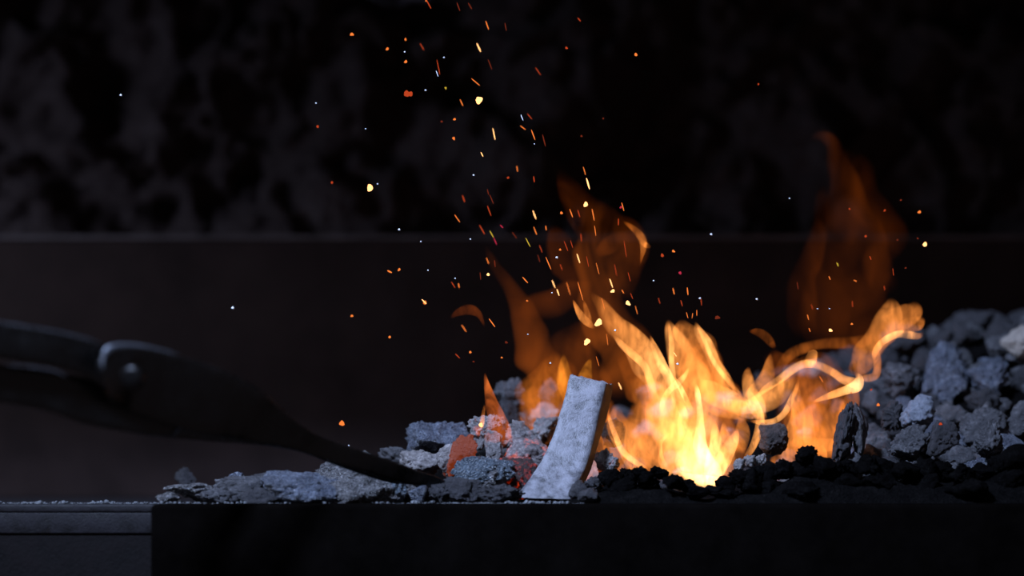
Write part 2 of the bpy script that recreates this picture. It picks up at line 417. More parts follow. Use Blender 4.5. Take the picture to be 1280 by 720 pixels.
hero(795, 478, 830, 512, .16, 'ash_coal', 'cinder', 'grey coal seen dimly through the main flame', group=G3)
hero(925, 500, 958, 530, .12, 'ash_coal', 'cinder', 'grey sparkling coal seen through the flames right of centre', group=G3)
hero(948, 528, 986, 570, .035, 'brown_coal', 'round', 'round dark brown coal framed by the right flames', 'round brown coal', group=G3)
hero(916, 572, 932, 590, .0, 'pale_ash', 'cinder', 'leftmost of three tiny white ash lumps before the right flames', group='tiny white ash lumps', sub=4)
hero(929, 568, 945, 585, .005, 'pale_ash', 'cinder', 'middle one of three tiny white ash lumps before the right flames', group='tiny white ash lumps', sub=4)
hero(943, 566, 960, 583, .0, 'pale_ash', 'cinder', 'rightmost of three tiny white ash lumps before the right flames', group='tiny white ash lumps', sub=4)
hero(1040, 500, 1068, 588, .015, 'dim_coal', 'slab', 'tall dark coal slab at the right edge of the fire', 'tall dark slab', group=G4, tilt=8, depth=.02)
hero(1062, 502, 1088, 582, .02, 'ash_coal', 'shard', 'tall ridged grey coal right beside the dark slab', 'tall ridged coal', group=G4, tilt=-4, depth=.018)
hero(1128, 490, 1168, 540, .04, 'beige_stone', 'round', 'pale heart-shaped stone bright in the right heap', 'pale heart-shaped stone', group=G4, tilt=20, seed=52, name='stone', cat='stone')
MATH = rock_mat('pale_blue_stone', (.07, .08, .10), (.125, .14, .17), (.2, .22, .26), rough=(.6, .9), bump=.5)
for o_ in C.objects:
    if o_.get('label', '').startswith('pale heart'): o_.data.materials[0] = MATH
hero(1148, 424, 1208, 524, .15, 'blue_coal', 'block', 'largest upright blue-grey coal block of the right heap', 'large upright block', group=G4, tilt=6)
hero(1204, 440, 1240, 500, .19, 'black_coal', 'round', 'black hollow-looking coal right of the large upright block', group=G4)
hero(1158, 524, 1202, 572, .0, 'dim_coal', 'shard', 'ridged dark cinder with a red glint in the right heap', 'ridged dark cinder', group=G4, seed=77)
hero(1100, 452, 1152, 500, .14, 'ash_coal', 'cinder', 'rounded rough coal left of the large upright block', 'rounded rough coal', group=G4)
hero(1098, 400, 1160, 448, .24, 'dim_coal', 'block', 'dark blurred coal just under the right flame plume', 'dark coal under the plume', group=G4)
hero(1196, 500, 1262, 566, .06, 'ash_coal', 'cinder', 'broad pale-grey clinker low in the right heap', 'broad grey clinker', group=G4)
hero(1216, 524, 1256, 574, .0, 'ash_coal', 'cinder', 'grey clinker with a dark hole in the right heap', 'clinker with the hole', group=G4)
hero(1250, 500, 1300, 556, .07, 'ash_coal', 'block', 'grey coal cut by the right edge of the photo', 'coal at the right edge', group=G4)
hero(1252, 404, 1296, 450, .16, 'beige_stone', 'block', 'pale beige stone at the upper right end of the heap', 'beige stone', group=G4, name='stone', cat='stone')
hero(1175, 388, 1262, 436, .28, 'dim_coal', 'round', 'broad dark coal on the crest of the right heap', 'broad crest coal', group=G4)
hero(1256, 384, 1330, 430, .28, 'dim_coal', 'block', 'blurred dark coal at the top right of the crest', group=G4)
hero(1206, 452, 1262, 498, .13, 'blue_coal', 'cinder', 'mid-grey clinker below the beige stone', group=G4)
hero(1108, 530, 1160, 578, .01, 'ash_coal', 'cinder', 'rough reddish-grey clinker left of the ridged dark cinder', group=G4)
hero(1100, 500, 1130, 540, .05, 'dim_coal', 'cinder', 'lumpy charcoal grey coal left of the heart-shaped stone', group=G4)

# filler coals: eight shared shapes, copied over the bed
PROTO = []
for k, st in enumerate(['block', 'cinder', 'round', 'cinder', 'slab', 'block', 'cinder', 'round', 'block', 'cinder']):
    PROTO.append(coal_mesh('coal', 400 + k, 4, st))
fill_mats = {}
def proto(k, mat):
    key = (k, mat)
    if key not in fill_mats:
        m = PROTO[k].copy(); m.materials.clear(); m.materials.append(MAT[mat]); fill_mats[key] = m
    return fill_mats[key]
TONE = {'ash_coal': 'grey', 'blue_coal': 'blue-grey', 'dim_coal': 'dark grey', 'pit_coal': 'speckled grey', 'black_coal': 'black', 'ember_ash': 'ember-spotted grey'}
DIRS = ['right of', 'upper right of', 'straight above', 'upper left of', 'left of', 'lower left of', 'straight below', 'lower right of']
def relation(px, py, anchors):
    best = sorted(anchors, key=lambda a: (a[0] - px) ** 2 + (a[1] - py) ** 2)
    a = best[0]
    dx, dy = px - a[0], a[1] - py
    dist = math.hypot(dx, dy)
    k = int(round(math.atan2(dy, dx) / (PI / 4))) % 8
    return DIRS[k], a[2], dist
used_labels = {}
fillers = []
def fits(c, r, lst, f):
    return all((c - q).length > f * (r + s) for q, s in lst)
rnd = random.Random(21)
placed = [(Vector(o.location), max(o.scale[0], o.scale[2])) for o in C.objects if o.get('category') in ('coal', 'stone')]
tries = 0
while len(fillers) < 230 and tries < 30000:
    tries += 1
    px = rnd.choice([rnd.uniform(1040, 1320), rnd.uniform(600, 1320), rnd.uniform(1060, 1320)])
    Y = rnd.uniform(-.015, .31)
    X = (px - 640) / F * (FOC + Y)
    r = rnd.choice([rnd.uniform(.004, .008), rnd.uniform(.008, .015), rnd.uniform(.010, .017)])
    if px < 1050: r = min(r, .011); Y = max(Y, .05)
    h = bed_h(X, Y)
    if h < .010: continue
    c = Vector((X, Y, h + r * .35))
    if not fits(c, r, placed, .62): continue
    # keep the traced coals uncovered: nothing in front of them
    q = proj(c)
    if not (-20 < q[0] < 1330): continue
    placed.append((c, r)); fillers.append((c, r, q))
for c, r, q in fillers:
    if q[0] < 1040: mt = rnd.choice(['ember_ash', 'ash_coal', 'dim_coal'])
    elif c.y > .2: mt = rnd.choice(['dim_coal', 'dim_coal', 'dim_coal', 'ash_coal'])
    else: mt = rnd.choice(['ash_coal', 'blue_coal', 'dim_coal', 'ash_coal'])
    o = bpy.data.objects.new('coal', proto(rnd.randrange(10), mt)); C.objects.link(o)
    o.location = c; o.scale = (r * rnd.uniform(.85, 1.25), r, r * rnd.uniform(.7, 1.05))
    o.rotation_euler = (rnd.uniform(-.5, .5), rnd.uniform(-.6, .6), rnd.uniform(0, 6.28))
    d, a, dist = relation(q[0], q[1], ANCH)
    sz = 'tiny' if r < .007 else 'small' if r < .011 else 'medium'
    nr = 'just ' if dist < 32 else '' if dist < 60 else 'far '
    g = 'fill'
    lb = '%s %s coal lump %s%s the %s' % (sz, TONE[mt], nr, d, a)
    tag(o, lb, 'coal', 'coals filling the heap')

# coals along the front, their shade put into a near-black colour
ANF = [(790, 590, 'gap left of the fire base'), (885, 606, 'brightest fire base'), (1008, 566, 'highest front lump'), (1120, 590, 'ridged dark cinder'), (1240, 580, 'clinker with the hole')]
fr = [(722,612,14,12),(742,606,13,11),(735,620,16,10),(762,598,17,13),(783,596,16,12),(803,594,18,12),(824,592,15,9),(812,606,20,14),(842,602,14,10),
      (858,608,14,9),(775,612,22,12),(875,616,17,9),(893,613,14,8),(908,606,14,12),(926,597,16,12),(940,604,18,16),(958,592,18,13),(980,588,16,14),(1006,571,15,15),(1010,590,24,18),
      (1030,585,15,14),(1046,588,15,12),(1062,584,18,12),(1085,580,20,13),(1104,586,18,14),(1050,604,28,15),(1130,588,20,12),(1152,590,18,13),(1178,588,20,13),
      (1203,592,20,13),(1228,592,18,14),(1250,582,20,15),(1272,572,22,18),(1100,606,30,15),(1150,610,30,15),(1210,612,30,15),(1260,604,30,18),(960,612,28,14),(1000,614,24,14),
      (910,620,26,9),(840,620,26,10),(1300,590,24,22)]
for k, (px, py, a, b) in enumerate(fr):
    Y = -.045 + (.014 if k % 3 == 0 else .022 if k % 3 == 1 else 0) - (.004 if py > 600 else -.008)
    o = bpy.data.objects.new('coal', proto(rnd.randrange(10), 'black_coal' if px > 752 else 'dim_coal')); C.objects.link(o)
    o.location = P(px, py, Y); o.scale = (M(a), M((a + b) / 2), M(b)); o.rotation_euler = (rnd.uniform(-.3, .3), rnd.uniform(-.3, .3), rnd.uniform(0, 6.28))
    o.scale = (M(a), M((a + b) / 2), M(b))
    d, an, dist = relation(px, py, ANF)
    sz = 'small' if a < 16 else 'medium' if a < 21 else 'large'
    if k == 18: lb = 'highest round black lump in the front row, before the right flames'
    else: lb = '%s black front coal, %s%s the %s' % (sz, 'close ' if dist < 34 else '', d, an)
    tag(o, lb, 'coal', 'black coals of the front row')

# ash crumbs strewn on the table edge
def scatter_mesh(name, n, fn, seed):
    rr = random.Random(seed); bm = bmesh.new()
    for i in range(n):
        c, r = fn(rr)
        ret = bmesh.ops.create_icosphere(bm, subdivisions=1, radius=r)
        for v in ret['verts']:
            v.co *= rr.uniform(.7, 1.3); v.co.z *= .7; v.co += c
    me = bpy.data.meshes.new(name); bm.to_mesh(me); bm.free(); return me
def cfn(rr):
    px = rr.uniform(-30, 660) if rr.random() < .75 else rr.uniform(560, 730); Y = rr.uniform(-.0585, -.02) if rr.random() < .7 else rr.uniform(-.0585, -.05)
    
    r = abs(rr.gauss(0, .0005)) * (1.4 if noise.noise(Vector((px * .035, 4, 2))) > .0 else .6) + .0002
    v = P(px, 0, Y); return Vector((v.x, Y, r * .6)), r
o = link_mesh('ash_crumbs', scatter_mesh('ash_crumbs', 1800, cfn, 5), MAT['pale_ash'] if False else MAT['ash_coal'])
m = rock_mat('ash_crumb', (.04, .045, .05), (.13, .14, .15), (.5, .5, .5), scale=200, bump=.2)
o.data.materials.clear(); o.data.materials.append(m)
tag(o, 'pale ash crumbs strewn along the front edge of the table', 'ash crumbs', kind='stuff')

# ------------------------------------------------------------------ the curved iron bar
def iron_bar():
    # stations: front left, front right, back right (photo), going down
    st = [((712, 468), (757, 480), (768, 481)), ((706, 490), (752, 500), (764, 502)), ((699, 515), (746, 528), (757, 530)), ((690, 545), (740, 556), (748, 558)),
          ((676, 575), (731, 584), (740, 586)), ((661, 598), (722, 602), (733, 603)), ((641, 622), (712, 624), (727, 625))]
    Ys = [.010, .006, .001, -.005, -.013, -.022, -.034]
    n = 60
    fl = cr([s[0] + (y,) for s, y in zip(st, Ys)], n); fr_ = cr([s[1] + (y,) for s, y in zip(st, Ys)], n); br = cr([s[2] + (y,) for s, y in zip(st, Ys)], n)
    rings = []
    for i in range(n):
        a = P(fl[i][0], fl[i][1], fl[i][2]); b = P(fr_[i][0], fr_[i][1], fr_[i][2] - .004)
        c = P(br[i][0], br[i][1], br[i][2] + .010); d = a + (c - b)
        cs = [a, b, c, d]; ring = []
        m_ = 12
        for k in range(4):
            p, q = cs[k], cs[(k + 1) % 4]; pr = cs[k - 1]
            cnt = (c - a).length
            for t in range(m_):
                u = t / m_
                v = p.lerp(q, u)
                # round the corners
                if u < .1: v = v.lerp(p.lerp(q, .1).lerp(p.lerp(pr, .1), .5), (1 - u / .1) * .8)
                if u > .9: v = v.lerp(q.lerp(p, .1).lerp(q.lerp(cs[(k + 2) % 4], .1), .5), ((u - .9) / .1) * .8)
                ring.append(v)
        rings.append(ring)
    vs = []; L = len(rings[0])
    for i, ring in enumerate(rings):
        cen = sum(ring, Vector()) / L
        for v in ring:
            k = .0004 * fbm(v.x * 60, v.y * 60, v.z * 60, 4) + .00025 * fbm(v.x * 300, v.y * 300, v.z * 300, 2)
            w_ = v + (v - cen).normalized() * k
            if i < 3: w_.z += (.0016 * fbm(v.x * 200, 3, v.y * 200, 2)) * (1 - i / 3)
            vs.append(w_)
    fs = []
    for i in range(n - 1):
        for k in range(L):
            fs.append((i * L + k, i * L + (k + 1) % L, (i + 1) * L + (k + 1) % L, (i + 1) * L + k))
    # dished end cap
    base = len(vs)
    cen = sum(rings[0], Vector()) / L
    for s in (.9, .6, .3):
        for k in range(L):
            v = cen.lerp(vs[k], s); v.z -= .0009 + .0006 * fbm(v.x * 150, v.y * 150, 0, 2); vs.append(v)
    prev = 0
    for s in range(3):
        b0 = base + s * L
        for k in range(L): fs.append((prev + (k + 1) % L, prev + k, b0 + k, b0 + (k + 1) % L))
        prev = b0
    fs.append(tuple(prev + k for k in range(L)))
    fs.append(tuple((n - 1) * L + k for k in range(L)))
    me = mesh_from('iron_bar', vs, fs)
    bm = bmesh.new(); bm.from_mesh(me); bmesh.ops.recalc_face_normals(bm, faces=bm.faces[:])
    org = P(700, 610, 0)
    for v in bm.verts: v.co -= org
    bm.to_mesh(me); bm.free()
    o = link_mesh('iron_bar', me, MAT['iron'], loc=org)
    me.set_sharp_from_angle(angle=math.radians(50))
    me.materials.append(MAT['iron_edge'])
    for p_ in me.polygons:
        if p_.normal.x > .6 and abs(p_.normal.z) < .5: p_.material_index = 1
    tag(o, 'curved flat grey iron bar standing in the coals beside the fire', 'iron bar')
iron_bar()

# ------------------------------------------------------------------ swept bodies (tongs, flames)
def sweep(name, pts, Yf, depth_ratio=.4, nseg=16, n=40, power=2.0, org=None, wob=0, seed=0, min_depth=0, dcap=None, meander=0):
    """pts: (px, py, half width px, extra...)  Yf(t) -> depth.  Closed body with rounded cross-section."""
    S = cr(pts, n); vs = []; ext = []
    cs = []
    for i, s in enumerate(S):
        t = i / (n - 1); Y = Yf(t); cs.append((P(s[0], s[1], Y), M(max(s[2], .05), Y), s))
    for i, (c, r, s) in enumerate(cs):
        a = cs[max(0, i - 1)][0]; b = cs[min(n - 1, i + 1)][0]
        tg = Vector((b.x - a.x, 0, b.z - a.z)).normalized(); nv = Vector((-tg.z, 0, tg.x))
        if meander:
            mk = r * meander * min(1, i / 6, (n - 1 - i) / 3)
            c = c + nv * (mk * 2.2 * noise.noise(Vector((c.x * 38 + seed * 3, c.z * 38, seed)))) 
        dp = max(r * depth_ratio, min(min_depth, r * 2))
        if dcap: dp = min(dp, dcap)
        for k in range(nseg):
            th = 2 * PI * k / nseg
            cx, sx = math.cos(th), math.sin(th)
            ex = 2 / power
            u = math.copysign(abs(cx) ** ex, cx); v_ = math.copysign(abs(sx) ** ex, sx)
            wb = 1 + (wob * noise.noise(Vector((c.x * 45 + seed, c.z * 30 + math.copysign(3, cx), seed * .7))) if wob else 0)
            vs.append(c + nv * (u * r * wb) + Vector((0, v_ * dp, 0)))
            ext.append(s[3:])
    fs = []
    for i in range(n - 1):
        for k in range(nseg):
            fs.append((i * nseg + k, i * nseg + (k + 1) % nseg, (i + 1) * nseg + (k + 1) % nseg, (i + 1) * nseg + k))
    fs.append(tuple(range(nseg))[::-1]); fs.append(tuple((n - 1) * nseg + k for k in range(nseg)))
    if org: vs = [v - org for v in vs]
    return mesh_from(name, vs, fs), ext

def tongs():
    org = P(165, 480, -.2)
    t = empty('tongs', org); tag(t, 'black iron blacksmith tongs reaching in from the left over the coals', 'tongs')
    def part(nm, pts, Yf, dr, mat='tongs', pw=5.0, n=50, md=0):
        me, _ = sweep(nm, pts, Yf, dr, 24, n, pw, org, min_depth=md, dcap=.010)
        bm = bmesh.new(); bm.from_mesh(me); bmesh.ops.recalc_face_normals(bm, faces=bm.faces[:]); bm.to_mesh(me); bm.free()
        return link_mesh(nm, me, MAT[mat], t)
    part('handle', [(-160, 404, 21), (-80, 412, 22), (0, 425, 23), (70, 436, 23), (120, 451, 24), (165, 474, 28), (200, 490, 20), (205, 492, 2)], lambda u: -.28 + .07 * u, .5)
    part('handle', [(-160, 456, 21), (-80, 466, 23), (0, 479, 24), (70, 490, 26), (115, 503, 29), (165, 512, 29), (220, 520, 25), (228, 521, 2)], lambda u: -.265 + .07 * u, .5)
    part('jaw', [(126, 470, 3), (129, 469, 20), (140, 469, 33), (160, 471, 39), (190, 479, 42), (250, 498, 44), (300, 514, 37), (335, 530, 27), (370, 546, 17), (400, 559, 13), (440, 572, 12), (480, 585, 12), (515, 596, 10), (540, 600, 6), (556, 602, 1.5)],
         lambda u: -.262 + .212 * u, .28, n=90)
    part('jaw', [(128, 506, 3), (136, 508, 22), (170, 515, 27), (220, 524, 24), (280, 535, 18), (330, 545, 12), (380, 558, 8), (430, 577, 8), (490, 597, 7), (520, 604, 2)], lambda u: -.215 + .175 * u, .3, n=60)
    part('edge_highlight', [(128, 462, .5), (129, 448, 2.5), (134, 438, 4.5), (146, 433, 4), (166, 432, 3), (188, 435, 2.2), (214, 441, 1.5), (226, 445, .4)], lambda u: -.2725 + .02 * u, .5, 'edge_shine', 2.0, 40)  # pale strips laid on as painted highlights along the tongs' edges
    part('edge_highlight', [(-60, 392, .6), (0, 403, 1.2), (60, 413, 1.3), (105, 423, 2.0), (126, 430, 1.0)], lambda u: -.294 + .03 * u, .6, 'edge_shine', 2.0, 30)
    part('edge_highlight', [(10, 456, .4), (40, 459, 1.2), (68, 464, 1.6), (84, 471, 1.0)], lambda u: -.276 + .015 * u, .6, 'edge_shine', 2.0, 24)
    # rivet: domed head on a short shank
    bm = bmesh.new()
    prof = [(0, -.0030), (.0050, -.0031), (.0066, -.0026), (.0076, -.0012), (.0080, .0010), (.0080, .0035), (0, .0035)]
    ns = 28; rings = []
    for r, y in prof:
        rings.append([bm.verts.new((r * math.cos(2 * PI * k / ns), y, r * math.sin(2 * PI * k / ns))) for k in range(ns)] if r > 0 else [bm.verts.new((0, y, 0))])
    for a, b in zip(rings[:-1], rings[1:]):
        for k in range(ns):
            if len(a) == 1: bm.faces.new((a[0], b[k], b[(k + 1) % ns]))
            elif len(b) == 1: bm.faces.new((a[k], a[(k + 1) % ns], b[0]))
            else: bm.faces.new((a[k], a[(k + 1) % ns], b[(k + 1) % ns], b[k]))
    bmesh.ops.recalc_face_normals(bm, faces=bm.faces[:])
    me = bpy.data.meshes.new('rivet'); bm.to_mesh(me); bm.free(); me.polygons.foreach_set('use_smooth', [True] * len(me.polygons))
    rv = link_mesh('rivet', me, MAT['rivet'], t); rv.location = P(165, 472, -.2705) - org
tongs()

# ------------------------------------------------------------------ flames: thin glowing gas bodies
def flame_material(name, scl, lo, hi, dist=1.6):
    m, nt, N, L = new_mat(name)
    out = nd(nt, 'ShaderNodeOutputMaterial')
    tr = nd(nt, 'ShaderNodeBsdfTransparent'); em = nd(nt, 'ShaderNodeEmission'); ad = nd(nt, 'ShaderNodeAddShader')
    L.new(tr.outputs[0], ad.inputs[0]); L.new(em.outputs[0], ad.inputs[1]); L.new(ad.outputs[0], out.inputs[0])
    at = nd(nt, 'ShaderNodeAttribute', _attribute_name='fire'); L.new(at.outputs['Color'], em.inputs['Color'])
    sf = nd(nt, 'ShaderNodeAttribute', _attribute_name='soft')
    ge = nd(nt, 'ShaderNodeNewGeometry')
    dt = nd(nt, 'ShaderNodeVectorMath', _operation='DOT_PRODUCT'); L.new(ge.outputs['Normal'], dt.inputs[0]); L.new(ge.outputs['Incoming'], dt.inputs[1])
    ab = nd(nt, 'ShaderNodeMath', _operation='ABSOLUTE'); L.new(dt.outputs['Value'], ab.inputs[0])
    pw = nd(nt, 'ShaderNodeMath', _operation='POWER'); L.new(ab.outputs[0], pw.inputs[0]); L.new(sf.outputs['Fac'], pw.inputs[1])
    # gas density streaks
    mp = nd(nt, 'ShaderNodeMapping'); mp.inputs['Scale'].default_value = scl
    L.new(ge.outputs['Position'], mp.inputs[0])
    no = nd(nt, 'ShaderNodeTexNoise', Scale=1.0, Detail=3.0, Roughness=.5, Distortion=dist); L.new(mp.outputs[0], no.inputs['Vector'])
    mr = nd(nt, 'ShaderNodeMapRange'); mr.inputs[1].default_value = .32; mr.inputs[2].default_value = .70; mr.inputs[3].default_value = lo; mr.inputs[4].default_value = hi
    L.new(no.outputs[0], mr.inputs[0])
    ml = nd(nt, 'ShaderNodeMath', _operation='MULTIPLY'); L.new(pw.outputs[0], ml.inputs[0]); L.new(mr.outputs[0], ml.inputs[1])
    L.new(ml.outputs[0], em.inputs['Strength'])
    return m
MAT['flame'] = flame_material('flame', (80, 60, 30), .22, 1.5)
MAT['veil'] = flame_material('flame_veil', (26, 26, 13), .0, 1.7, 1.0)
DEEP = np.array((1.0, .17, .010)); ORG = np.array((1.0, .235, .027)); PALE = np.array((1.0, .345, .075)); HOT = np.array((1.0, .50, .17))
def heatcol(h):
    if h < .25: c = DEEP + (ORG - DEEP) * (h / .25)
    elif h < .9: c = ORG + (PALE - ORG) * ((h - .25) / .65)
    else: c = PALE + (HOT - PALE) * min(1, (h - .9) / .8)
    return c * h * .48
fl_seed = [0]
def flame(label, base, tongues, cat='flame', name='flame', group=None, mat='flame'):
    org = P(base[0], base[1], base[2]) if len(base) == 3 else P(base[0], base[1], .05)
    root = None
    made = []
    single = len(tongues) == 1
    if not single:
        root = empty(name, org); tag(root, label, cat, group)
    for tg in tongues:
        pts, Y, soft = tg[0], tg[1], tg[2]
        dr = tg[3] if len(tg) > 3 else .7
        tint = tg[4] if len(tg) > 4 else None
        fl_seed[0] += 1; sd = fl_seed[0]
        Yf = lambda u, Y=Y, sd=sd: Y + .010 * math.sin(u * 4.1 + sd * 1.7)
        nn = max(22, min(60, len(pts) * 8))
        wide = max(p[2] for p in pts)
        me, ext = sweep('flame_tongue', pts, Yf, dr, 20, nn, 2.0, org, wob=.30 if wide > 9 else .14, seed=sd, meander=.28)
        ca = me.color_attributes.new('fire', 'FLOAT_COLOR', 'POINT')
        buf = []
        side = math.sin(sd * 2.4) * (.65 if wide > 7 else .3)
        for iv, e in enumerate(ext):
            u = (iv // 20) / (nn - 1); th = 2 * PI * (iv % 20) / 20
            f = smooth(u / .10) * smooth((1 - u) / .14)
            c = heatcol(e[0]) * f * (1 + side * math.cos(th))
            if tint is not None: c = c * np.array(tint)
            buf += [c[0], c[1], c[2], 1]
        ca.data.foreach_set('color', buf)
        fa = me.attributes.new('soft', 'FLOAT', 'POINT'); fa.data.foreach_set('value', [soft] * len(ext))
        if single:
            me.name = name; o = link_mesh(name, me, MAT[mat], None, org); tag(o, label, cat, group)
        else:
            o = link_mesh('flame_tongue', me, MAT[mat], root)
    return root

#FLAMES
flame('main bright yellow-orange fire rising just right of the iron bar', (880, 606, .03), [
  # left stream, sweeping up to the upper left
  ([(738, 364, 1, 0.168), (746, 376, 6, 0.448), (758, 392, 12, 0.672), (774, 412, 15, 0.784), (792, 435, 17, 0.952), (810, 460, 18, 1.120), (824, 490, 18, 1.120), (836, 530, 22, 1.008), (846, 575, 20, 0.896)], .06, 1.0),
  ([(766, 418, 1, 0.672), (776, 430, 4, 1.120), (792, 444, 5, 1.120), (806, 458, 5, 1.120), (815, 478, 5, 1.008), (822, 505, 4, 0.560)], .05, 1.0),
  ([(812, 418, .7, 0.560), (817, 432, 4, 1.008), (826, 452, 6, 1.232), (838, 474, 6, 1.344), (846, 500, 8, 1.008), (850, 540, 9, 0.560)], .045, 1.0),
  # middle hump
  ([(835, 399, 1, 0.560), (838, 412, 8, 1.008), (846, 430, 15, 1.008), (856, 452, 20, 0.784), (866, 478, 24, 0.840), (872, 510, 26, 0.896), (872, 560, 26, 1.008)], .07, 1.2),
  ([(836, 402, .8, 0.672), (838, 424, 3, 1.008), (838, 448, 3.4, 1.232), (840, 470, 4, 1.232), (843, 492, 4, 0.560)], .05, 1.0),
  ([(869, 402, 1, 0.672), (873, 414, 6, 1.120), (881, 430, 8, 1.120), (892, 452, 8, 1.008), (904, 470, 9, 0.896), (915, 490, 9, 0.784), (930, 506, 7, 0.560)], .06, .9),
  ([(870, 405, .6, 0.672), (880, 424, 2.5, 1.120), (891, 450, 3, 1.344), (902, 466, 3, 1.120), (914, 480, 3, 0.784), (921, 492, 1, 0.336)], .05, 1.0),
  ([(860, 430, 3, 0.224), (872, 452, 16, 0.392), (886, 478, 22, 0.560), (898, 498, 22, 0.672), (918, 512, 16, 0.784), (940, 520, 10, 0.672)], .08, 1.0),
  ([(872, 478, 4, 0.560), (886, 486, 13, 0.840), (900, 496, 14, 0.896), (918, 508, 12, 0.896), (936, 516, 10, 0.896), (952, 514, 6, 0.560)], .06, 1.0),
  ([(852, 399, 3, .5), (855, 412, 15, .62), (862, 432, 23, .6), (872, 456, 26, .5), (884, 480, 22, .42), (896, 500, 12, .3)], .065, .9),
  ([(790, 470, 6, .3), (806, 486, 20, .5), (826, 506, 26, .6), (842, 530, 26, .6), (852, 560, 18, .4)], .075, 1.1),
  # knot and criss-cross filaments
  ([(862, 458, .8, 0.448), (856, 470, 3, 1.232), (847, 480, 4.5, 1.680), (838, 488, 4, 1.232), (830, 502, 4, 0.784), (826, 520, 3, 0.336)], .04, .9),
  ([(842, 470, 1, 0.448), (850, 484, 3.5, 1.456), (858, 500, 3.5, 1.120), (866, 516, 3, 0.560)], .035, .9),
  ([(869, 478, 1, 0.672), (872, 492, 4, 1.680), (876, 512, 4.5, 1.456), (876, 535, 6, 1.680), (876, 560, 9, 2.240), (884, 585, 11, 2.016)], .03, 1.0),
  # broad glowing body
  ([(770, 440, 4, 0.058), (796, 462, 22, 0.158), (820, 490, 32, 0.245), (838, 520, 38, 0.302), (850, 560, 40, 0.360), (862, 600, 20, 0.360)], .09, 1.5),
  ([(838, 420, 4, 0.144), (856, 444, 24, 0.245), (868, 474, 36, 0.288), (872, 506, 42, 0.302), (874, 545, 44, 0.360), (878, 590, 26, 0.360)], .10, 1.5),
  ([(744, 490, 3, 0.108), (758, 516, 18, 0.216), (780, 546, 28, 0.302), (800, 576, 26, 0.360), (822, 600, 12, 0.288)], .08, 1.5),
  ([(896, 470, 4, 0.144), (912, 492, 14, 0.216), (918, 520, 22, 0.230), (912, 556, 24, 0.274), (904, 590, 14, 0.288)], .08, 1.4),
  ([(796, 500, 8, .3), (806, 524, 26, .6), (822, 550, 36, .8), (846, 575, 36, 1.0), (864, 600, 20, 1.0)], .07, 1.1),
  ([(770, 505, 2, .3), (775, 530, 14, .6), (788, 556, 22, .8), (804, 578, 18, .7), (816, 590, 8, .4)], .045, 1.1),
  ([(850, 500, 14, .4), (856, 530, 34, .7), (866, 560, 42, 1.1), (878, 586, 32, 1.5), (884, 608, 12, 1.4)], .05, 1.2),
  ([(866, 530, 6, .8), (872, 556, 18, 1.6), (878, 580, 24, 2.2), (884, 600, 18, 2.2), (884, 614, 6, 1.4)], .02, 1.1),
  ([(760, 514, .7, .4), (763, 528, 3, 1.0), (770, 546, 3.6, 1.2), (780, 564, 4, 1.3), (796, 578, 3.6, 1.2), (812, 588, 2, .5)], .02, 1.0),
  ([(838, 540, 1, .3), (826, 552, 2.4, .9), (826, 568, 2.4, 1.0), (834, 584, 2, .6)], .02, .9),
  ([(754, 545, 1, .3), (760, 562, 9, .5), (768, 584, 14, .5), (776, 604, 10, .4)], .03, 1.0),
  # short licks right of the white core
  ([(892, 524, 1, .5), (894, 540, 6, 1.1), (896, 556, 9, 1.4), (892, 580, 12, 1.6), (888, 602, 8, 1.5)], .03, 1.0),
  ([(922, 536, 1, .5), (917, 548, 6, 1.2), (908, 562, 9, 1.3), (900, 580, 11, 1.3), (896, 600, 8, 1.3)], .03, 1.0),
  ([(905, 526, 1, .4), (906, 542, 7, .9), (908, 566, 12, .9), (910, 588, 10, .6), (908, 600, 4, .4)], .05, 1.0),
  ([(842, 588, 1, .8), (858, 597, 6, 1.8), (878, 603, 8, 2.2), (896, 602, 6, 2.0), (906, 596, 2, 1.0)], .0, .9),
])
